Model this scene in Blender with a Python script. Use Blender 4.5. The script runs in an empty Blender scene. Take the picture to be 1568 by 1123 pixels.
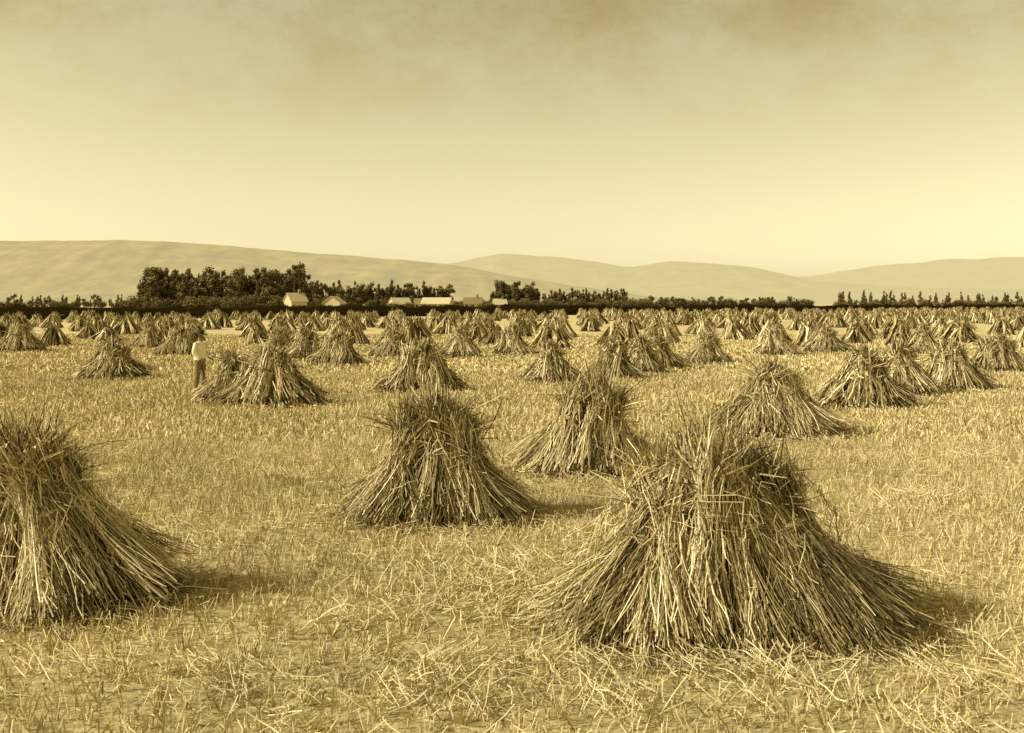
import bpy, math, numpy as np
from mathutils import Vector
rng = np.random.default_rng(7)
scene = bpy.context.scene
COL = scene.collection

# ------------------------------------------------------------------ helpers
def link(o, parent=None):
    COL.objects.link(o)
    if parent: o.parent = parent
    return o
def empty(name, loc=(0,0,0)):
    e = bpy.data.objects.new(name, None); e.location = loc; e.empty_display_size = 0.3
    return link(e)
def mesh_arrays(name, V, F, tone=None, mat=None, smooth=False):
    me = bpy.data.meshes.new(name)
    V = np.ascontiguousarray(V, dtype=np.float32); F = np.ascontiguousarray(F, dtype=np.int32)
    k = F.shape[1]
    me.vertices.add(len(V)); me.vertices.foreach_set("co", V.ravel())
    me.loops.add(F.size); me.loops.foreach_set("vertex_index", F.ravel())
    me.polygons.add(len(F)); me.polygons.foreach_set("loop_start", np.arange(0, F.size, k, dtype=np.int32))
    me.update(calc_edges=True)
    if tone is not None:
        a = me.attributes.new("tone", 'FLOAT', 'POINT')
        a.data.foreach_set("value", np.ascontiguousarray(tone, dtype=np.float32))
    me.polygons.foreach_set("use_smooth", np.full(len(F), smooth, dtype=bool))
    if mat: me.materials.append(mat)
    return me
def norm(a):
    return a / (np.linalg.norm(a, axis=-1, keepdims=True) + 1e-9)
def ribbons(P, W, tone, r, outw=None, rnd=0.45):
    N, K, _ = P.shape
    T = np.gradient(P, axis=1)
    R = norm(r.normal(size=(N,1,3)))
    if outw is not None: R = norm(outw) + R*rnd
    S = norm(np.cross(T, np.broadcast_to(R, T.shape)))
    V = np.stack([P - S*W[...,None]/2, P + S*W[...,None]/2], axis=2).reshape(-1,3)
    b = (np.arange(N)*K*2)[:,None] + (np.arange(K-1)*2)[None,:]
    F = np.stack([b, b+1, b+3, b+2], axis=-1).reshape(-1,4)
    return V, F, np.repeat(tone, K*2)
class Batch:
    def __init__(s): s.V=[]; s.F=[]; s.T=[]; s.n=0
    def add(s, V, F, T):
        s.V.append(V); s.F.append(F+s.n); s.T.append(T); s.n += len(V)
    def mesh(s, name, mat, smooth=False):
        return mesh_arrays(name, np.concatenate(s.V), np.concatenate(s.F), np.concatenate(s.T), mat, smooth)

# ------------------------------------------------------------------ materials
def newmat(name):
    m = bpy.data.materials.new(name); m.use_nodes = True
    nt = m.node_tree; nt.nodes.clear()
    out = nt.nodes.new("ShaderNodeOutputMaterial")
    return m, nt, out
def ramp(nt, stops):
    n = nt.nodes.new("ShaderNodeValToRGB"); el = n.color_ramp.elements
    while len(el) < len(stops): el.new(0.5)
    for e,(p,c) in zip(el, stops):
        e.position = p; e.color = (*c, 1)
    return n
def noise(nt, scale, detail=4, coord=None, rough=0.55):
    n = nt.nodes.new("ShaderNodeTexNoise"); n.inputs["Scale"].default_value = scale
    n.inputs["Detail"].default_value = detail; n.inputs["Roughness"].default_value = rough
    if coord: nt.links.new(coord, n.inputs["Vector"])
    return n
def blades_mat(name, stops, patch=None, patch_scale=0.35):
    m, nt, out = newmat(name); L = nt.links
    at = nt.nodes.new("ShaderNodeAttribute"); at.attribute_name = "tone"
    rp = ramp(nt, stops); L.new(at.outputs["Fac"], rp.inputs[0])
    d = nt.nodes.new("ShaderNodeBsdfDiffuse")
    if patch:
        geo = nt.nodes.new("ShaderNodeNewGeometry")
        nz = noise(nt, patch_scale, 2, geo.outputs["Position"])
        mr = nt.nodes.new("ShaderNodeMapRange"); mr.inputs[1].default_value=.3; mr.inputs[2].default_value=.7
        mr.inputs[3].default_value=patch[0]; mr.inputs[4].default_value=patch[1]
        L.new(nz.outputs["Fac"], mr.inputs[0])
        mul = nt.nodes.new("ShaderNodeVectorMath"); mul.operation='SCALE'
        L.new(rp.outputs[0], mul.inputs[0]); L.new(mr.outputs[0], mul.inputs["Scale"])
        L.new(mul.outputs[0], d.inputs[0])
    else: L.new(rp.outputs[0], d.inputs[0])
    L.new(d.outputs[0], out.inputs[0])
    return m
def plain_mat(name, c, c2=None, scale=3, rough=0.9, bump=0.0):
    m, nt, out = newmat(name); L = nt.links
    p = nt.nodes.new("ShaderNodeBsdfPrincipled"); p.inputs["Roughness"].default_value = rough
    p.inputs["Specular IOR Level"].default_value = 0.15
    tc = nt.nodes.new("ShaderNodeTexCoord")
    nz = noise(nt, scale, 5, tc.outputs["Object"])
    rp = ramp(nt, [(0.3, c2 or tuple(x*0.75 for x in c)), (0.7, c)])
    L.new(nz.outputs["Fac"], rp.inputs[0]); L.new(rp.outputs[0], p.inputs["Base Color"])
    if bump:
        b = nt.nodes.new("ShaderNodeBump"); b.inputs["Strength"].default_value=bump
        L.new(nz.outputs["Fac"], b.inputs["Height"]); L.new(b.outputs[0], p.inputs["Normal"])
    L.new(p.outputs[0], out.inputs[0]); return m

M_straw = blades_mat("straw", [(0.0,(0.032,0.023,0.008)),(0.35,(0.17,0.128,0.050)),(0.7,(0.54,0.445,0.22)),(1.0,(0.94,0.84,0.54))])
M_stub  = blades_mat("stubble_straw", [(0.0,(0.24,0.185,0.075)),(0.5,(0.60,0.50,0.25)),(1.0,(0.84,0.75,0.46))], (0.80,1.10), 0.3)
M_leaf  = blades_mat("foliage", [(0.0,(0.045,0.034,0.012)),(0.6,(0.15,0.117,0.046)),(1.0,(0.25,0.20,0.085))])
M_hedge = blades_mat("gorse_foliage", [(0.0,(0.035,0.026,0.009)),(0.6,(0.10,0.078,0.03)),(1.0,(0.18,0.14,0.055))])
M_bark  = plain_mat("bark", (0.16,0.12,0.05), scale=8, bump=0.3)

def ground_mat():
    m, nt, out = newmat("stubble_ground"); L = nt.links
    geo = nt.nodes.new("ShaderNodeNewGeometry"); pos = geo.outputs["Position"]
    n1 = noise(nt, 0.3, 2, pos); n2 = noise(nt, 14, 4, pos, 0.7); n3 = noise(nt, 0.02, 4, pos)
    r2 = ramp(nt, [(0.30,(0.20,0.155,0.063)),(0.5,(0.44,0.36,0.17)),(0.72,(0.66,0.57,0.31))])
    L.new(n2.outputs["Fac"], r2.inputs[0])
    ln = nt.nodes.new("ShaderNodeSeparateXYZ"); L.new(pos, ln.inputs[0])
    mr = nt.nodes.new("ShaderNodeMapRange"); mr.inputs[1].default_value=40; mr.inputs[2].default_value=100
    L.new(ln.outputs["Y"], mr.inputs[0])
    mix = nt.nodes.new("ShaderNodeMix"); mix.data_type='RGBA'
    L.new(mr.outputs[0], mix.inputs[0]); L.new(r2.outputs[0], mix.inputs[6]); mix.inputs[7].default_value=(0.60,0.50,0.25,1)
    mrr = nt.nodes.new("ShaderNodeMapRange"); mrr.inputs[1].default_value=.3; mrr.inputs[2].default_value=.7
    mrr.inputs[3].default_value=.8; mrr.inputs[4].default_value=1.12
    add = nt.nodes.new("ShaderNodeMath"); add.operation='ADD'
    h = nt.nodes.new("ShaderNodeMath"); h.operation='MULTIPLY'; h.inputs[1].default_value=.5
    L.new(n1.outputs["Fac"], add.inputs[0]); L.new(n3.outputs["Fac"], add.inputs[1]); L.new(add.outputs[0], h.inputs[0])
    L.new(h.outputs[0], mrr.inputs[0])
    mul = nt.nodes.new("ShaderNodeVectorMath"); mul.operation='SCALE'
    L.new(mix.outputs[2], mul.inputs[0]); L.new(mrr.outputs[0], mul.inputs["Scale"])
    d = nt.nodes.new("ShaderNodeBsdfDiffuse"); L.new(mul.outputs[0], d.inputs[0])
    L.new(d.outputs[0], out.inputs[0]); return m
R = 30000.0
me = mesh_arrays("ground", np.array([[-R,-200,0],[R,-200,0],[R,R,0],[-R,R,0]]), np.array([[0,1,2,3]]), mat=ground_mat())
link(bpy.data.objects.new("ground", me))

# ------------------------------------------------------------------ sheaves and stooks
def cn(r, s, size):
    return np.clip(r.normal(0,1,size), -2, 2)*s
def smooth_noise(r, n, K, amp):
    c = cn(r, amp, (n, 3, 3)); t = np.linspace(0,1,K)
    w = np.stack([np.sin(t*np.pi*1.0+.3), np.sin(t*np.pi*2.1+.9), np.sin(t*np.pi*3.3+2)],0)
    return np.einsum('nkc,kt->ntc', c, w)
def sheaf(batch, r, base, top, n, width, rb=0.27, rw=0.13, rt=0.22, K=7, tufts=30, tone0=0.5, band=True, mess=1.0):
    base = np.array(base, float); top = np.array(top, float)
    ax = top - base
    L = np.linalg.norm(ax)
    mid = base + ax*0.5 + np.array([ax[0]*0.06, ax[1]*0.06, -0.03*L])
    s0 = r.uniform(-0.05, 0.16, n); s1 = r.uniform(0.72, 1.08, n)
    short = r.random(n) < 0.30
    s1[short] = r.uniform(0.30, 0.8, short.sum())
    tf = r.integers(0, tufts, n)
    s1 = s1 + cn(r,.07,tufts)[tf]; s0 = s0 + np.abs(cn(r,.05,tufts))[tf]
    t = s0[:,None] + (s1-s0)[:,None]*np.linspace(0,1,K)[None,:]
    C = ((1-t)**2)[...,None]*base + (2*t*(1-t))[...,None]*mid + (t**2)[...,None]*top
    e0 = norm(ax); up = np.array([0,0,1.0])
    if abs(e0[2])>.99: e0 = norm(e0+[.05,.02,0])
    e1 = norm(np.cross(e0, up)); e2 = np.cross(e1, e0)
    tphi = r.uniform(0, 2*np.pi, tufts); trho = r.random(tufts)**0.4*1.1
    tth = cn(r, 0.10*mess, (tufts,2)); tben = cn(r,.08*mess,(tufts,2))
    phi = tphi[tf] + r.normal(0, 0.24, n); rho = np.clip(trho[tf] + r.normal(0,.13,n), 0, 1.25)
    tc = np.clip(t, 0, 1.1); wp = 0.60
    rad = np.where(tc < wp, rw + (rb-rw)*((wp-tc)/wp)**1.15, rw + (rt-rw)*((tc-wp)/(1-wp))**1.0)
    twist = (r.normal(0, .55, n))[:,None]*(t-0.5)
    a = phi[:,None] + twist
    q = (t-wp)
    wob = tth[tf][:,None,:]*q[...,None]*1.6 + tben[tf][:,None,:]*(q**2)[...,None]*2.5 + cn(r,.06*mess,(n,1,2))*q[...,None]*1.5
    off1 = rho[:,None]*rad*np.cos(a) + wob[...,0]; off2 = rho[:,None]*rad*np.sin(a)*0.85 + wob[...,1]
    O = off1[...,None]*e1 + off2[...,None]*e2
    P = C + O + smooth_noise(r, n, K, .014*mess)
    dsel = r.uniform(0, 1.3, (n,1,1))**1.5
    droop = np.clip(t-0.76, 0, 1)[...,None]**1.4 * dsel
    outw = np.concatenate([norm(O[:,-1:,:2]+1e-4)*1.1 + cn(r,.5,(n,1,2)) - (ax[:2]/L)[None,None,:]*0.5, -np.full((n,1,1),1.1)], axis=2)
    P = P + droop*outw
    stray = r.random(n) < 0.10*mess
    P[stray] += (t[stray]-0.5)[...,None]*cn(r,.22,(stray.sum(),1,3))
    P[...,2] = np.maximum(P[...,2], 0.012 + 0.03*r.random((n,1)))
    w = np.linspace(1.0, 0.65, K)[None,:]*width*r.uniform(.55,1.3,(n,1))
    hd = (~short) & (r.random(n) < .8)
    w[hd,-2] *= 2.0; w[hd,-1] *= 0.8
    tone = np.clip(tone0 + (r.normal(0,.15,tufts))[tf] + r.normal(0,.17,n) + (rho-.8)*.30, 0, 1)  # straws nearer the sheaf axis get darker tone, inner shade put into the colour
    ob = np.array([-ax[0],-ax[1],0.20*L])/L
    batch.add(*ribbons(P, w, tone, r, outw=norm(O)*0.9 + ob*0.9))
    if band:
        m = 14
        ang = np.linspace(0, 2*np.pi, 13)
        c0 = (1-wp)**2*base + 2*wp*(1-wp)*mid + wp**2*top
        rr = rw*1.08*r.uniform(.95,1.15,(m,1)); sh = cn(r,.014,(m,1))
        Ob = (rr*np.cos(ang))[...,None]*e1 + (rr*.87*np.sin(ang))[...,None]*e2
        Pb = c0 + Ob + (sh+0*ang)[...,None]*e0 + r.normal(0,.006,(m,13,3))
        batch.add(*ribbons(Pb, np.full((m,13), width*.9), np.clip(r.normal(.5,.12,m),0,1), r, outw=Ob))

def stook_mesh(name, seed, ridge, half_w, half_d, H, n, width, skew=0.0, loose=250, K=7, mess=1.0):
    r = np.random.default_rng(seed); b = Batch()
    npair = max(3, int(round(ridge/0.36))+1)
    xs = np.linspace(-ridge/2, ridge/2, npair)
    fr = []
    for side in (-1, 1):
        for i, x in enumerate(xs):
            f = x/(ridge/2+1e-6)
            hh = H*(1.0-.10*abs(f))*r.uniform(.88,1.05)
            fr.append(((x*1.2+f*.15+cn(r,.07,None), side*(half_d-.12)*r.uniform(.80,1.06), 0), (x*0.72+skew+cn(r,.08,None), side*.01+cn(r,.06,None), hh), 1.0, .52))
        for sx in (-1,1):
            fr.append(((sx*(half_w-.30)*r.uniform(.82,1.03), side*half_d*.62+cn(r,.05,None), 0), (sx*ridge*.36+skew+cn(r,.06,None), side*.05, H*r.uniform(.66,.90)), .9, .52))
    for sx in (-1,1):
        fr.append(((sx*(half_w-.10), cn(r,.10,None), 0), (sx*ridge*.34+skew+cn(r,.05,None), cn(r,.06,None), H*r.uniform(.66,.86)), .9, .52))
    for i in range(2):
        fr.append(((cn(r,.10,None)+(i-.5)*.4*ridge, cn(r,.10,None), 0), ((i-.5)*.3*ridge+skew*.8+cn(r,.05,None), cn(r,.05,None), H*r.uniform(.93,1.04)), .5, .42))  # core sheaves, darker tone paints the shade seen through the gaps
    for bs, tp, q, tn in fr:
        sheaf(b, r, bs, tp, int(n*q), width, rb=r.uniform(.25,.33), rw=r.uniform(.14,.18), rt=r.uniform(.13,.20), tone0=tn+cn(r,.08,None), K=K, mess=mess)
    m = int(n*1.5); u = r.uniform(-.5,.5,m); t = np.linspace(0,1,5)
    c = np.stack([u*ridge*.85+skew, cn(r,.07,m), H*(.76+.12*r.random(m)-.12*np.abs(u))],1)
    tu = r.integers(0,30,m); ta = r.uniform(0,2*np.pi,30); ts = r.uniform(.15,1.1,30); tl=r.uniform(.16,.42,30)
    a = ta[tu]+cn(r,.35,m); sp = ts[tu]*r.uniform(.6,1.2,m); ln = tl[tu]*r.uniform(.7,1.15,m)
    dx = np.cos(a)*sp; dy = np.sin(a)*sp
    P = c[:,None,:] + np.stack([dx[:,None]*t*ln[:,None], dy[:,None]*t*ln[:,None], ln[:,None]*(t*1.0-(sp[:,None]**1.2)*1.1*t**2)],2) + cn(r,.006,(m,5,3))
    w = np.full((m,5),width)*r.uniform(.6,1.2,(m,1)); w[:,3]*=1.9; w[:,4]*=.8
    b.add(*ribbons(P, w, np.clip(.66+r.normal(0,.16,30)[tu]+r.normal(0,.15,m),0,1), r, outw=np.stack([dx,dy,.5+0*dx],1)[:,None,:]))
    m = int(n*.9); a = r.uniform(0,2*np.pi,m); h = r.random(m)**1.2*.85
    k = (1-h)**.85
    ex = ridge*.36+(half_w-ridge*.36)*k+.08; ey = .16+(half_d-.05)*k
    c = np.stack([np.cos(a)*ex+skew*h, np.sin(a)*ey, h*H],1)
    dr = norm(np.stack([np.cos(a)*-.6,np.sin(a)*-.6,np.full(m,1.0)],1)+cn(r,.5,(m,3))); ln=r.uniform(.08,.34,m); t=np.linspace(-.5,.5,4)
    P = c[:,None,:]+dr[:,None,:]*(t[None,:]*ln[:,None])[...,None]+cn(r,.010,(m,4,3)); P[...,2]=np.maximum(P[...,2],.015)
    b.add(*ribbons(P, np.full((m,4),width)*r.uniform(.6,1.1,(m,1)), np.clip(r.normal(.62,.2,m),0,1), r, outw=np.stack([np.cos(a),np.sin(a),.4+0*a],1)[:,None,:]))
    if loose:
        a = r.uniform(0, 2*np.pi, loose); q = r.uniform(.80, 1.28, loose)
        cx = np.cos(a)*half_w*q; cy = np.sin(a)*(half_d+.1)*q
        da = a + r.normal(0,.8,loose); Ls = r.uniform(.15,.50,loose); tt = np.linspace(-.5,.5,4)
        P = np.stack([cx[:,None]+np.cos(da)[:,None]*tt*Ls[:,None], cy[:,None]+np.sin(da)[:,None]*tt*Ls[:,None],
                      .02+r.uniform(0,.20,(loose,1))*(.5-tt)*np.clip(1.3-q,0,1)[:,None]*2+r.uniform(0,.05,(loose,1))], axis=2)+cn(r,.006,(loose,4,3))
        b.add(*ribbons(P, np.full((loose,4), width)*r.uniform(.7,1.2,(loose,1)), np.clip(r.normal(.66,.15,loose),0,1), r))
    return b.mesh(name, M_straw)

placed = []
def put_stook(mesh, x, y, rot=0.0, s=1.0, parent=None, sz=None, name="wheat_stook"):
    o = bpy.data.objects.new(name, mesh); o.location = (x, y, 0); o.rotation_euler = (0,0,rot)
    o.scale = (s, s, sz or s); link(o, parent); placed.append((x,y)); return o

put_stook(stook_mesh("stook_a", 11, 1.10, 1.58, 0.95, 1.56, 1050, .0088, skew=-0.14, loose=1000, mess=1.25), 1.84, 8.85, 0.05, .97, sz=1.0)
put_stook(stook_mesh("stook_b", 12, 0.55, 1.30, 0.90, 1.56, 1000, .0090, skew=-0.14, loose=700, mess=1.15), -4.36, 9.55, -0.1)
put_stook(stook_mesh("stook_c", 23, 0.46, 1.20, 0.85, 1.54, 700, .0108, loose=550, mess=1.15), -0.97, 13.2, 0.1)
put_stook(stook_mesh("stook_d", 14, 0.44, 1.12, 0.80, 1.54, 520, .013, skew=0.2, loose=350, mess=1.1), 1.14, 16.9, 0.0)
put_stook(stook_mesh("stook_e", 15, 0.52, 1.42, 0.90, 1.52, 420, .016, loose=300, mess=1.1), 5.42, 21.6, -0.1)
mids = [stook_mesh("stook_mid_%d"%i, 30+i, rd, hw, .82, 1.52, 200, .025, skew=sk, loose=120, K=5, mess=1.1)
        for i,(rd,hw,sk) in enumerate([(.5,1.3,0),(.7,1.35,.1),(.3,1.05,0),(.4,1.2,-.15),(.8,1.45,0),(.3,1.15,.1)])]
put_stook(mids[5], -7.80, 28.9, .1, .90)
mid_list = [(9.13,27,0),(11.45,31,2),(13.8,32.7,3),(19.1,41,1),(-6.35,27.7,4),(-2.84,32,1),(-14.1,37,0),
 (1.31,35.5,2),(3.54,37.5,5),(6.0,43.5,0),(8.7,47,3),(-7.73,46,1),(-2.57,52,2),(0.03,55,5),(-5.9,52,0),(-11.9,53,3),
 (-17.2,54,1),(-27.3,58,4),(13.7,54,5),(17.1,57,0),(-21.5,62,2),(-22.5,40,4),(26.5,47,0),(-16.5,24,1),(15.5,20,3),(22.0,56,2),(-11.0,16.5,5),(4.9,40,2),(-9.9,50,5)]
for x,y,k in mid_list:
    put_stook(mids[k], x, y, rng.uniform(-.45,.45) + (math.pi if rng.random()<.5 else 0), rng.uniform(.94,1.05))

def far_mesh(i):
    r = np.random.default_rng(60+i); b = Batch(); H=1.5
    n=9; hw=r.uniform(1.0,1.35); sk=r.normal(0,.10); rg=r.uniform(.12,.38)
    for k in range(n):
        a = 2*np.pi*k/n + r.normal(0,.15)
        sheaf(b, r, (np.cos(a)*hw*r.uniform(.8,1), np.sin(a)*.8, 0), (np.cos(a)*rg+sk+cn(r,.06,None), np.sin(a)*.06, H*r.uniform(.72,1.0)), 45, .07, rb=.25, rw=.19, rt=.16, K=4, tufts=12, tone0=r.normal(.50,.09), band=False, mess=.9)
    sheaf(b, r, (0,0,0), (sk,0.03,H*1.03), 45, .07, rb=.3, rw=.22, rt=.16, K=4, tufts=14, tone0=.45, band=False, mess=.9)
    return b.mesh("stook_far_%d"%i, M_straw)
fars = [far_mesh(i) for i in range(10)]
far_parent = empty("distant_wheat_stooks")
def hedge_y(x): return 227 + 0.75*x
y = 60.0; cnt=0
while y < 480:
    x = -0.70*y - 15 + rng.uniform(0,6)
    while x < 0.70*y + 15:
        px = x + rng.normal(0,1.3); py = y + rng.normal(0,1.5) + 0.12*x
        if py > 59 and py < hedge_y(px) - min(26,max(10,22-px*.12)) and all((px-a)**2+(py-b)**2 > 16 for a,b in placed[:40]):
            o = bpy.data.objects.new("stook", fars[rng.integers(0,10)]); o.location=(px,py,0)
            o.rotation_euler=(0,0,rng.uniform(-.6,.6)+(math.pi if rng.random()<.5 else 0)); q=rng.uniform(.86,1.12); o.scale=(q*rng.uniform(.9,1.12),q,q*rng.uniform(.90,1.08))
            link(o, far_parent); cnt+=1
        x += rng.uniform(5.0, 7.8)
    y += 7.4
print("far stooks", cnt)

# ------------------------------------------------------------------ stubble
PS = 4.0
def stubble_patch(i, dens, width, hmin=.06, hmax=.16, debris=700):
    r = np.random.default_rng(100+i); b = Batch()
    rows = np.arange(0, PS, .18)
    n = int(len(rows)*PS/.06*dens)
    nc = int(PS/.09)
    ri = r.integers(0, len(rows), n); cl = r.integers(0, nc, n)
    cj = r.normal(0,.02,(len(rows), nc+1, 2)); ch = r.uniform(.65,1.25,(len(rows), nc+1)); ct = r.normal(0,.10,(len(rows), nc+1))
    keep = r.random((len(rows), nc+1)) < .85
    k = keep[ri,cl]; ri=ri[k]; cl=cl[k]; n=len(ri)
    x = rows[ri] + cj[ri,cl,0]*2.2 + r.normal(0,.024,n); yy = cl*.09 + cj[ri,cl,1]*1.5 + r.normal(0,.024,n)
    h = r.uniform(hmin,hmax,n)*ch[ri,cl]; lean = r.normal(0,.36,(n,2))*h[:,None]
    P0 = np.stack([x-PS/2, yy-PS/2, np.zeros(n)],1); P1 = P0 + np.stack([lean[:,0], lean[:,1], h],1)
    P = np.stack([P0,P1],1)
    b.add(*ribbons(P, np.full((n,2),width)*r.uniform(.6,1.3,(n,1)), np.clip(r.normal(.5,.15,n)+ct[ri,cl],0,1), r))
    m = debris
    c = r.uniform(-PS/2,PS/2,(m,2)); a = r.uniform(0,np.pi,m); Ls = r.uniform(.04,.16,m); tt=np.linspace(-.5,.5,3)
    bow = r.normal(0,.08,(m,1))*(1-4*tt**2)
    P = np.stack([c[:,:1]+np.cos(a)[:,None]*tt*Ls[:,None]-np.sin(a)[:,None]*bow*Ls[:,None]*3, c[:,1:]+np.sin(a)[:,None]*tt*Ls[:,None]+np.cos(a)[:,None]*bow*Ls[:,None]*3,
                  r.uniform(.01,.08,(m,1))+r.normal(0,.15,(m,1))*tt*Ls[:,None]+.02],2)
    b.add(*ribbons(P, np.full((m,3),width)*r.uniform(.6,1.1,(m,1)), np.clip(r.normal(.56,.15,m),0,1), r))
    return b.mesh("stubble_patch_%d"%i, M_stub)
near_p = [stubble_patch(i, 4.2, .0080, debris=1000) for i in range(5)]
midd_p = [stubble_patch(10+i, 1.4, .021, debris=150) for i in range(3)]
farr_p = [stubble_patch(20+i, 0.35, .06, debris=30) for i in range(3)]
sp = empty("stubble")
yy = 2.0
while yy < 90:
    lim = 0.64*yy + 5
    xx = -math.ceil(lim/PS)*PS
    while xx <= lim:
        lst = near_p if yy < 20 else (midd_p if yy < 42 else farr_p)
        o = bpy.data.objects.new("stubble_patch", lst[rng.integers(0,len(lst))]); o.location=(xx,yy,0)
        o.rotation_euler=(0,0,(math.pi if rng.random()<.5 else 0)); o.scale=((-1 if rng.random()<.5 else 1),1,rng.uniform(.9,1.1))
        link(o, sp); xx += PS
    yy += PS

def loose_straw():
    r = np.random.default_rng(5); b = Batch()
    cl = []
    for i in range(110):
        y = 5.5 + 15*r.random()**1.6; x = r.uniform(-.62,.62)*y
        cl.append((x,y,r.uniform(.10,.30), int(r.integers(14,60)), r.uniform(0,np.pi)))
    for i in range(26):
        cl.append((r.normal(1.2,1.9), r.uniform(6.9,7.9), r.uniform(.15,.35), 50, r.uniform(0,np.pi)))
    for i in range(18):
        cl.append((r.normal(-.3,.6), r.uniform(8.8,11.6), r.uniform(.2,.4), 60, r.uniform(0,np.pi)))
    for x,y,s,n,a0 in cl:
        c = r.normal(0,s,(n,2))*[1,.8] + [x,y]; a = a0 + r.normal(0,.7,n); Ls=r.uniform(.08,.32,n); tt=np.linspace(-.5,.5,4)
        tilt = np.abs(cn(r,.35,(n,1)))
        P = np.stack([c[:,:1]+np.cos(a)[:,None]*tt*Ls[:,None], c[:,1:]+np.sin(a)[:,None]*tt*Ls[:,None],
                      .04+r.uniform(0,.07,(n,1))+tilt*(tt+.5)*Ls[:,None]],2)+r.normal(0,.010,(n,4,3))
        b.add(*ribbons(P, np.full((n,4),.0078)*r.uniform(.6,1.2,(n,1)), np.clip(r.normal(.66,.14,n),0,1), r))
    return b.mesh("loose_straw", M_stub)
link(bpy.data.objects.new("loose_straw", loose_straw()))

# ------------------------------------------------------------------ trees
def tube(b, p0, p1, r0, r1, tone=.5, n=7):
    p0=np.array(p0,float); p1=np.array(p1,float); ax=norm(p1-p0)
    e1=norm(np.cross(ax,[.31,.9,.2])); e2=np.cross(ax,e1); a=np.linspace(0,2*np.pi,n,endpoint=False)
    ring=np.cos(a)[:,None]*e1+np.sin(a)[:,None]*e2
    V=np.concatenate([p0+ring*r0,p1+ring*r1]); i=np.arange(n); j=(i+1)%n
    b.add(V, np.stack([i,j,j+n,i+n],1), np.full(2*n,tone))
def tree_mesh(name, seed, H, kind):
    r=np.random.default_rng(seed); b=Batch(); c=Batch()
    tube(b,(0,0,-.1),(r.normal(0,.15),0,H*.45),.03*H,.018*H); top=(r.normal(0,.3),r.normal(0,.3),H*.85)
    tube(b,(0,0,H*.43),top,.018*H,.005*H)
    lobes=[]
    if kind=='round':
        for k in range(13):
            a=r.uniform(0,6.28); z=r.uniform(.25,.90)*H; q=H*.22*np.sqrt(max(0.1,1-((z/H-.5)/.5)**2))*r.uniform(.4,1)
            lobes.append((np.cos(a)*q,np.sin(a)*q,z,H*r.uniform(.08,.14),1.0))
    elif kind=='tall':
        for k in range(14):
            z=r.uniform(.15,.93)*H; a=r.uniform(0,6.28); q=H*.12*r.uniform(.2,1)*(1.25-z/H)
            lobes.append((np.cos(a)*q,np.sin(a)*q,z,H*.11*r.uniform(.7,1.1)*(1.35-z/H),1.5))
    elif kind=='gum':
        for k in range(9):
            a=r.uniform(0,6.28); z=r.uniform(.45,.95)*H; q=H*.22*r.uniform(.4,1)
            lobes.append((np.cos(a)*q,np.sin(a)*q,z,H*r.uniform(.06,.11),.8))
    elif kind=='pine':
        for k in range(16):
            z=(.12+.85*k/16)*H; q=H*.14*(1.05-z/H); a=r.uniform(0,6.28)
            lobes.append((np.cos(a)*q,np.sin(a)*q,z,H*.15*(1.12-z/H),.7))
    elif kind=='bush':
        for k in range(8):
            a=r.uniform(0,6.28); q=H*.4*r.uniform(.2,1)
            lobes.append((np.cos(a)*q,np.sin(a)*q,H*r.uniform(.3,.65),H*.33,.85))
    for lx,ly,lz,lr,sq in lobes:
        if kind!='bush': tube(b,(0,0,max(.2*H,lz-.2*H)),(lx,ly,lz),.008*H,.003*H)
        n=int(130 if kind!='pine' else 90)
        d=norm(r.normal(size=(n,3)))*(r.random((n,1))**.4)*lr*[1,1,sq]*r.uniform(.75,1.3,(n,1))
        nrm=norm(norm(d)+r.normal(0,.5,(n,3)))
        p=d+[lx,ly,lz]; u=norm(np.cross(nrm,r.normal(size=(n,3)))); v=np.cross(nrm,u)
        s=r.uniform(.014,.030,(n,1))*H*(1.8 if kind=='bush' else 1)
        V=np.stack([p-u*s-v*s*.3,p-v*s*.7+u*s*.2,p+u*s+v*s*.25,p+v*s*.8-u*s*.1],1).reshape(-1,3)
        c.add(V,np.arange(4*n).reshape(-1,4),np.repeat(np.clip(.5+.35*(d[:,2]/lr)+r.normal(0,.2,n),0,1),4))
    V=np.concatenate(b.V+c.V); nb=b.n; F=np.concatenate([f for f in b.F]+[f+nb for f in c.F]); T=np.concatenate(b.T+c.T)
    me=mesh_arrays(name,V,F,T,M_bark); me.materials.append(M_leaf)
    nbf=sum(len(f) for f in b.F); mi=np.ones(len(F),dtype=np.int32); mi[:nbf]=0
    me.polygons.foreach_set("material_index",mi); return me
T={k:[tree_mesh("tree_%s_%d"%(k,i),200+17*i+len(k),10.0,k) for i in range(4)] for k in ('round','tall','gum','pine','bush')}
def tree(kind,x,y,H,name="tree",parent=None,wx=1.0):
    m=T[kind][rng.integers(0,4)]; o=bpy.data.objects.new(name,m); o.location=(x,y,0); s=H/10
    o.scale=(s*wx*rng.uniform(.85,1.15),s*wx*rng.uniform(.85,1.15),s); o.rotation_euler=(0,0,rng.uniform(0,6.28)); return link(o,parent)
grove=empty("tree_grove")
for i in range(120):
    f=(i+rng.random())/120; x=-126+52*f; y=352+rng.uniform(-12,26)
    hmod=[15.2,14.8,12.8,14.0,15.4,12.8,14.8,13.2,14.4][int(f*8.99)]
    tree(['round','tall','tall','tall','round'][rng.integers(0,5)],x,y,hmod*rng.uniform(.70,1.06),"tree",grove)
for i in range(50):
    tree('bush',-125+56*rng.random(),338+rng.uniform(-3,6),rng.uniform(3.5,6.5),"undergrowth",grove)
tree('bush',-99,330,5.8,"round_bush"); tree('bush',-89.5,331,4.6,"round_bush")
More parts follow.
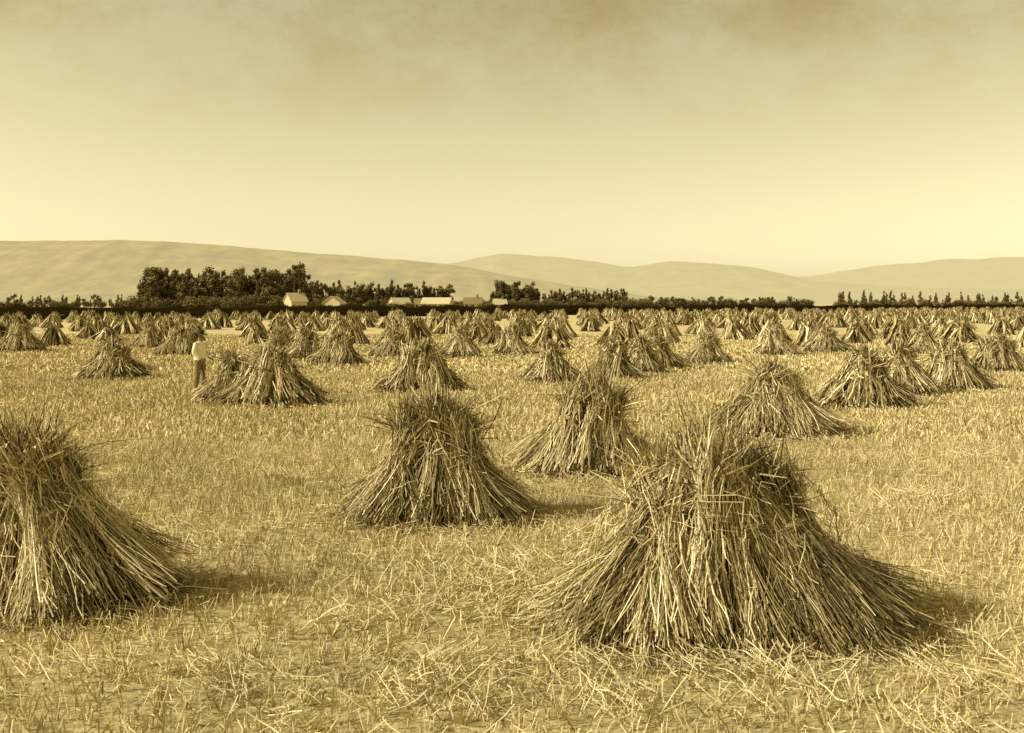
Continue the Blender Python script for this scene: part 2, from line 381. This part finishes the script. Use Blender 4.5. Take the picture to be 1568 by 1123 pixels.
for x,y,H in [(-72.5,348,16),(-69.5,352,14),(-66,346,10)]: tree('gum',x,y,H,"gum_tree",None,.8)
row1=empty("distant_tree_row")
def trow(x0,x1,y0,y1,n,h0,h1,kinds,parent=row1):
    for i in range(n):
        f=(i+rng.uniform(-.4,.4))/n
        tree(kinds[rng.integers(0,len(kinds))],x0+(x1-x0)*f,y0+(y1-y0)*f+rng.uniform(-6,6),rng.uniform(h0,h1),"tree",parent)
trow(-88,-27,455,470,52,9,13.4,['tall','round','tall'])
trow(-92,-27,448,460,34,4,6.5,['bush','round'])
trow(-8,12,445,450,18,8.5,13.2,['tall','round'])
trow(14,52,460,480,46,6.5,10.2,['tall','pine','round'])
trow(-30,60,430,450,50,3,5.5,['bush'])
trow(-76,0,322,378,20,2.0,3.6,['bush'])
trow(50,150,460,520,90,3.5,6.4,['bush','round'])
trow(150,420,480,640,130,3.6,5.6,['bush','round'])
trow(185,420,590,650,60,7,11,['pine','tall'])
trow(-420,-150,620,640,120,5,9,['tall','round','pine'])
trow(-300,-120,560,600,80,3,5,['bush'])

def hedge(name,x0,x1,H,yfun,leaf=.42,per=50,wd=1.6):
    r=np.random.default_rng(9); b=Batch(); xs=np.arange(x0,x1,1.5)
    hh=H*(1+.06*np.sin(xs*.13)+.04*np.sin(xs*.41+1)+r.normal(0,.06,len(xs)))
    prof=[(-1,0),(-1.05,.5),(-.8,.85),(0,.97),(.8,.85),(1.05,.5),(1,0)]
    V=[]
    for k,(a,z) in enumerate(prof):
        V.append(np.stack([xs,yfun(xs)+a*wd/2+r.normal(0,.08,len(xs)),hh*z*r.uniform(.9,1.0,len(xs))],1))
    V=np.stack(V,1); nx=len(xs); K=len(prof); idx=np.arange(nx*K).reshape(nx,K)
    F=np.stack([idx[:-1,:-1],idx[1:,:-1],idx[1:,1:],idx[:-1,1:]],-1).reshape(-1,4)
    b.add(V.reshape(-1,3),F,np.full(nx*K,.0))
    n=len(xs)*per; x=r.uniform(x0,x1,n); f=r.random(n)
    a=np.pi*f; h=np.interp(x,xs,hh); p=np.stack([x,yfun(x)-np.cos(a)*wd*.55,h*np.clip(np.sin(a)**.5,0,1)*r.uniform(.3,1.04,n)],1)
    u=norm(r.normal(size=(n,3))); v=norm(np.cross(u,r.normal(size=(n,3)))); s=r.uniform(.4,1,(n,1))*leaf*.5
    V=np.stack([p-u*s,p-v*s*.7,p+u*s,p+v*s*.7],1).reshape(-1,3)
    b.add(V,np.arange(4*n).reshape(-1,4),np.repeat(np.clip(r.normal(.12,.14,n),0,1),4))
    return link(bpy.data.objects.new(name,b.mesh(name,M_hedge)))
hedge("hedge",-150,330,2.35,hedge_y)

# ------------------------------------------------------------------ farm buildings
M_white=plain_mat("whitewashed_boards",(.60,.52,.32),(.46,.39,.22),6)
M_roof =plain_mat("iron_roof",(.62,.54,.34),(.48,.41,.24),2,.6)
M_roofd=plain_mat("shingle_roof",(.28,.21,.09),scale=4)
M_glass=plain_mat("window_glass",(.05,.04,.02),rough=.2)
M_door =plain_mat("door_paint",(.18,.12,.05))
M_brick=plain_mat("chimney_brick",(.28,.19,.08))
def pm(name,V,F,mat,parent):
    me=bpy.data.meshes.new(name); me.from_pydata(V,[],F); me.materials.append(mat); me.update()
    return link(bpy.data.objects.new(name,me),parent)
def boxv(x0,x1,y0,y1,z0,z1):
    return [(x0,y0,z0),(x1,y0,z0),(x1,y1,z0),(x0,y1,z0),(x0,y0,z1),(x1,y0,z1),(x1,y1,z1),(x0,y1,z1)],[(0,3,2,1),(4,5,6,7),(0,1,5,4),(1,2,6,5),(2,3,7,6),(3,0,4,7)]
def building(name,x,y,w,d,hw,hr,rot=0,roof=None,chim=True,nwin=3):
    e=empty(name,(x,y,0)); e.rotation_euler=(0,0,rot)
    w2=w/2; d2=d/2
    pm("walls",[(-w2,-d2,0),(w2,-d2,0),(w2,d2,0),(-w2,d2,0),(-w2,-d2,hw),(w2,-d2,hw),(w2,d2,hw),(-w2,d2,hw),(-w2,0,hr-.12),(w2,0,hr-.12)],
       [(0,1,5,4),(2,3,7,6),(1,2,6,9,5),(3,0,4,8,7)],M_white,e)
    o=.35; s=(hr-hw)/d2; ez=hw-s*o
    t=.12
    V=[(-w2-o,-d2-o,ez),(w2+o,-d2-o,ez),(w2+o,0,hr),(-w2-o,0,hr),(w2+o,d2+o,ez),(-w2-o,d2+o,ez)]
    V+= [(a,b_,c-t) for a,b_,c in V]
    pm("roof",V,[(0,1,2,3),(3,2,4,5),(7,6,9,8),(8,9,11,10),(0,6,7,1),(5,4,10,11),(1,7,8,2),(2,8,10,4),(0,3,9,6),(3,5,11,9)],roof or M_roof,e)
    for i in range(nwin):
        cx=-w2+w*(i+.5)/nwin
        if i==nwin//2: v,f=boxv(cx-.5,cx+.5,-d2-.06,-d2-.004,.05,2.05); pm("door",v,f,M_door,e)
        else:
            v,f=boxv(cx-.5,cx+.5,-d2-.05,-d2-.004,.9,2.0); pm("window",v,f,M_glass,e)
            v,f=boxv(cx-.62,cx+.62,-d2-.09,-d2-.052,2.02,2.14); pm("lintel",v,f,M_roof,e)
    for sx in (-1,1):
        v,f=boxv(*sorted((sx*(w2+.004),sx*(w2+.05))),-.5,.5,1.0,2.0); pm("gable_window",v,f,M_glass,e)
    if chim:
        v,f=boxv(w2*.5-.35,w2*.5+.35,-.35,.35,hr-.4,hr+1.0); pm("chimney",v,f,M_brick,e)
        v,f=boxv(w2*.5-.43,w2*.5+.43,-.43,.43,hr+1.0,hr+1.15); pm("chimney_cap",v,f,M_brick,e)
building("farmhouse",-69.0,333,5.6,5,3.6,6.0,math.radians(40))
building("white_cottage",-57.5,338,4.8,6.0,2.9,5.0,math.radians(75),chim=False,nwin=1)
building("woolshed",-43,400,7,6,2.6,4.8,math.radians(30),chim=False)
building("barn",-29,405,11,6,2.7,4.9,math.radians(-12),chim=False,nwin=5)
building("farmhouse",-15.5,415,7,6,2.6,5.0,0,roof=M_roofd)
building("stable",-36,420,6,5,2.5,4.6,0,roof=M_roofd,chim=False)
building("farm_cottage",-5,425,5,5,2.4,4.5,0.2,nwin=3)

# ------------------------------------------------------------------ hills
def hill(name,prof,D,depth,col,haze,hz,seed,amp,fold):
    r=np.random.default_rng(seed); px,pz=zip(*prof)
    xs=np.linspace(px[0],px[-1],900); H=np.interp(xs,px,pz)
    ker=np.hanning(19); ker/=ker.sum(); Hs=np.convolve(np.pad(H,9,mode='edge'),ker,'valid')
    Hs+= sum(amp*.3/k**.9*np.sin(xs*k/310+r.uniform(0,6)+np.sin(xs/170*k)) for k in (1,2,3.3,5.1,9,15))*np.clip(Hs/100,0,1)
    ny=60; ts=np.linspace(0,1.5,ny); V=np.zeros((len(xs),ny,3))
    g=np.zeros((len(xs),ny)); tot=0
    for k in range(16):
        f=1/r.uniform(30,300); wgt=(1/f)**.6; tot+=wgt
        g+=wgt*np.abs(np.sin(xs[:,None]*f+ts[None,:]*r.uniform(-3.5,3.5)+r.uniform(0,6)+.9*np.sin(ts*5+k)+.7*np.sin(xs[:,None]*f*.37+k)))
    g/=tot
    for j,t in enumerate(ts):
        s=np.sin(min(t,1)*np.pi/2)**1.4 if t<=1 else max(0,1-(t-1)*1.2)
        V[:,j,0]=xs; V[:,j,1]=D-depth+depth*t; V[:,j,2]=Hs*s*(1-fold*g[:,j]*(1-min(t,1))*1.2)-1
    idx=np.arange(len(xs)*ny).reshape(len(xs),ny)
    F=np.stack([idx[:-1,:-1],idx[1:,:-1],idx[1:,1:],idx[:-1,1:]],-1).reshape(-1,4)
    m,nt,out=newmat(name+"_tussock_and_haze"); Lk=nt.links
    geo=nt.nodes.new("ShaderNodeNewGeometry"); nz=noise(nt,.006,9,geo.outputs["Position"],.72)
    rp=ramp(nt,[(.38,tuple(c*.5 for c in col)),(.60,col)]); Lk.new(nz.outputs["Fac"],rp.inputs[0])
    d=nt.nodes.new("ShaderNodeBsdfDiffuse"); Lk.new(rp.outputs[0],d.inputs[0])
    em=nt.nodes.new("ShaderNodeEmission"); em.inputs[0].default_value=(*haze,1)   # distance haze painted as a glow in the hill surface
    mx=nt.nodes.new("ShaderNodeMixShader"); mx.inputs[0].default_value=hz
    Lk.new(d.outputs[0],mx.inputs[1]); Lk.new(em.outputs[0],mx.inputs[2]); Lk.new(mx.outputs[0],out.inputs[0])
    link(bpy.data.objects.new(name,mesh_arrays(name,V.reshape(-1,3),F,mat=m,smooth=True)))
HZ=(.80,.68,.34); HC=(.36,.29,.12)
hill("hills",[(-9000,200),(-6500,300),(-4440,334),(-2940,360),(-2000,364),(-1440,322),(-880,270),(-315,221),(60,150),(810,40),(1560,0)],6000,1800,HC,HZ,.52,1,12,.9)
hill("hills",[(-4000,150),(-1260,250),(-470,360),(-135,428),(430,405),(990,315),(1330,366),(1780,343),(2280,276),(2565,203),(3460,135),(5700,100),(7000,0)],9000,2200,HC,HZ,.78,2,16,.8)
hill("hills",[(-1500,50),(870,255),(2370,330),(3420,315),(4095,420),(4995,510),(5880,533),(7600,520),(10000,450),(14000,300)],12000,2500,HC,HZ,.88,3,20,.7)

# ------------------------------------------------------------------ farm worker
M_shirt=plain_mat("cotton_shirt",(.88,.80,.54),(.78,.69,.44),9,bump=.2)
M_trous=plain_mat("moleskin_trousers",(.24,.18,.08),scale=9,bump=.2)
M_skin=plain_mat("skin",(.30,.21,.09)); M_hat=plain_mat("felt_hat",(.06,.042,.017)); M_boot=plain_mat("boot_leather",(.07,.05,.02)); M_dark=plain_mat("eyes_and_hair",(.04,.03,.012))
def skin_obj(name,verts,edges,radii,sub=2,parent=None,mat=None):
    me=bpy.data.meshes.new(name); me.from_pydata(verts,edges,[]); o=bpy.data.objects.new(name,me); link(o)
    m=o.modifiers.new("Skin",'SKIN')
    for v,rr in zip(me.skin_vertices[0].data,radii): v.radius=(rr,rr); v.use_root=False
    me.skin_vertices[0].data[0].use_root=True
    s=o.modifiers.new("Sub",'SUBSURF'); s.levels=sub; s.render_levels=sub
    dg=bpy.context.evaluated_depsgraph_get(); dg.update()
    m2=bpy.data.meshes.new_from_object(o.evaluated_get(dg)); bpy.data.objects.remove(o)
    o=bpy.data.objects.new(name,m2); m2.materials.clear()
    if mat: m2.materials.append(mat)
    m2.polygons.foreach_set("use_smooth",np.ones(len(m2.polygons),dtype=bool))
    return link(o,parent)
man=empty("farm_worker",(-9.50,31.8,0)); man.rotation_euler=(0,0,math.radians(-18)); man.scale=(1.05,1.05,1.03)
V=[(0,0,.95),(0,0,1.12),(.01,0,1.31),(0,0,1.45),(.01,0,1.53),(.025,0,1.60),(.025,0,1.685)]
E=[(0,1),(1,2),(2,3),(3,4),(4,5),(5,6)]; Rr=[.155,.155,.18,.09,.056,.085,.088]
for s in (-1,1):
    i=len(V); V+=[(0,s*.2,1.41),(-.04,s*.27,1.14),(.17,s*.21,1.0)]; E+=[(2,i),(i,i+1),(i+1,i+2)]; Rr+=[.085,.06,.036]
    i=len(V); V+=[(0,s*.10,.86),(.03+.03*s,s*.12,.50),(-.02+.03*s,s*.13,.10),(.13+.03*s,s*.15,.045)]; E+=[(0,i),(i,i+1),(i+1,i+2),(i+2,i+3)]; Rr+=[.11,.085,.065,.045]
body=skin_obj("body",V,E,Rr,2,man)
for m in (M_shirt,M_trous,M_skin,M_boot,M_dark): body.data.materials.append(m)
for p in body.data.polygons:
    c=p.center; k=0
    if c.z<.13: k=3
    elif c.z<.95 and not (c.x>.12): k=1
    elif c.z>1.49: k=2 if c.z<1.67 and c.x>-.02 else (4 if c.z>1.56 else 2)
    p.material_index=k
for s in (-1,1):
    b0=Vector((.17,s*.21,1.0)); pts=[b0,b0+Vector((.07,-s*.02,-.025)),b0+Vector((.10,-s*.03,-.035))]; ed=[(0,1),(1,2)]; rad=[.03,.036,.03]
    for k,(dy,ln) in enumerate([(-.027,.075),(-.009,.085),(.009,.08),(.027,.062)]):
        i=len(pts); q=b0+Vector((.11,-s*.03+dy,-.037)); pts+=[q,q+Vector((ln*.55,0,-.015)),q+Vector((ln*.8,-s*.005,-.05))]; ed+=[(2,i),(i,i+1),(i+1,i+2)]; rad+=[.0095,.009,.0075]
    i=len(pts); q=b0+Vector((.04,-s*.05,-.0)); pts+=[q,q+Vector((.045,-s*.02,-.01)),q+Vector((.07,-s*.02,-.025))]; ed+=[(0,i),(i,i+1),(i+1,i+2)]; rad+=[.013,.011,.009]
    skin_obj("hand",pts,ed,rad,1,man,M_skin)
skin_obj("nose",[(.105,0,1.665),(.125,0,1.635),(.11,0,1.625)],[(0,1),(1,2)],[.008,.014,.01],1,man,M_skin)
for s in (-1,1):
    skin_obj("ear",[(.015,s*.086,1.665),(.01,s*.092,1.64),(.015,s*.086,1.615)],[(0,1),(1,2)],[.010,.014,.009],1,man,M_skin)
    skin_obj("eye",[(.098,s*.03,1.662),(.101,s*.03,1.658)],[(0,1)],[.010,.009],1,man,M_dark)
skin_obj("mouth",[(.106,-.022,1.592),(.110,0,1.592),(.106,.022,1.592)],[(0,1),(1,2)],[.005,.007,.005],1,man,M_dark)
skin_obj("moustache",[(.105,-.035,1.602),(.113,0,1.609),(.105,.035,1.602)],[(0,1),(1,2)],[.007,.011,.007],1,man,M_dark)
prof=[(.0,1.835),(.05,1.838),(.085,1.825),(.098,1.79),(.104,1.715),(.13,1.706),(.185,1.712),(.188,1.702),(.13,1.694),(.10,1.698)]
n=28; a=np.linspace(0,2*np.pi,n,endpoint=False); HV=[]
for rr,z in prof:
    HV.append(np.stack([.02+rr*1.08*np.cos(a),rr*np.sin(a),z-.01*np.cos(2*a)*(rr>.12)-(.02*(rr<.07))+0*a],1))
HV=np.stack(HV,0); idx=np.arange(len(prof)*n).reshape(len(prof),n); nx=np.roll(idx,-1,axis=1)
F=np.stack([idx[:-1],nx[:-1],nx[1:],idx[1:]],-1).reshape(-1,4)
link(bpy.data.objects.new("hat",mesh_arrays("hat",HV.reshape(-1,3),F,mat=M_hat,smooth=True)),man)

# ------------------------------------------------------------------ world, sun, camera
EL=36.0; AZ=12.0
world=bpy.data.worlds.new("World"); scene.world=world; world.use_nodes=True
nt=world.node_tree; nt.nodes.clear(); L=nt.links
out=nt.nodes.new("ShaderNodeOutputWorld"); bg=nt.nodes.new("ShaderNodeBackground"); bg.inputs[1].default_value=0.15
sky=nt.nodes.new("ShaderNodeTexSky"); sky.sky_type='NISHITA'; sky.sun_disc=False
sky.sun_elevation=math.radians(EL); sky.sun_rotation=math.radians(-(90+AZ)); sky.dust_density=1.0; sky.air_density=1.0
bw=nt.nodes.new("ShaderNodeRGBToBW"); L.new(sky.outputs[0],bw.inputs[0])
tint=nt.nodes.new("ShaderNodeVectorMath"); tint.operation='SCALE'; tint.inputs[0].default_value=(1.37,1.195,.69)
L.new(bw.outputs[0],tint.inputs["Scale"])
tc=nt.nodes.new("ShaderNodeTexCoord")
nz=noise(nt,5.0,7,None,.72)
mp=nt.nodes.new("ShaderNodeMapping"); mp.inputs["Scale"].default_value=(1,1,1.5); L.new(tc.outputs["Generated"],mp.inputs[0]); L.new(mp.outputs[0],nz.inputs["Vector"])
sx=nt.nodes.new("ShaderNodeSeparateXYZ"); L.new(tc.outputs["Generated"],sx.inputs[0])
el=nt.nodes.new("ShaderNodeMapRange"); el.inputs[1].default_value=.15; el.inputs[2].default_value=.30; L.new(sx.outputs["Z"],el.inputs[0])
cl=nt.nodes.new("ShaderNodeMapRange"); cl.inputs[1].default_value=.42; cl.inputs[2].default_value=.64; L.new(nz.outputs["Fac"],cl.inputs[0])
mm=nt.nodes.new("ShaderNodeMath"); mm.operation='MULTIPLY'; L.new(el.outputs[0],mm.inputs[0]); L.new(cl.outputs[0],mm.inputs[1])
mx=nt.nodes.new("ShaderNodeMix"); mx.data_type='RGBA'; mx.blend_type='MULTIPLY'
L.new(mm.outputs[0],mx.inputs[0]); L.new(tint.outputs[0],mx.inputs[6]); mx.inputs[7].default_value=(.76,.66,.44,1)
L.new(mx.outputs[2],bg.inputs[0]); L.new(bg.outputs[0],out.inputs[0])

sd=bpy.data.lights.new("sun",'SUN'); sd.energy=5.0; sd.angle=math.radians(.5); sd.color=(1,.94,.80)
so=bpy.data.objects.new("sun",sd); link(so)
d=Vector((-math.cos(math.radians(EL))*math.cos(math.radians(AZ)),-math.cos(math.radians(EL))*math.sin(math.radians(AZ)),math.sin(math.radians(EL))))
so.rotation_euler=(-d).to_track_quat('-Z','Y').to_euler(); so.location=(-20,-5,25)

cam=bpy.data.cameras.new("camera"); co=bpy.data.objects.new("camera",cam); link(co)
co.location=(0,0,2.7); co.rotation_euler=(math.radians(90),0,0); cam.sensor_width=36; cam.lens=36.73; cam.shift_y=-0.0619
cam.clip_end=60000; cam.clip_start=.1
scene.camera=co
scene.view_settings.view_transform='Standard'; scene.view_settings.look='None'; scene.view_settings.exposure=0
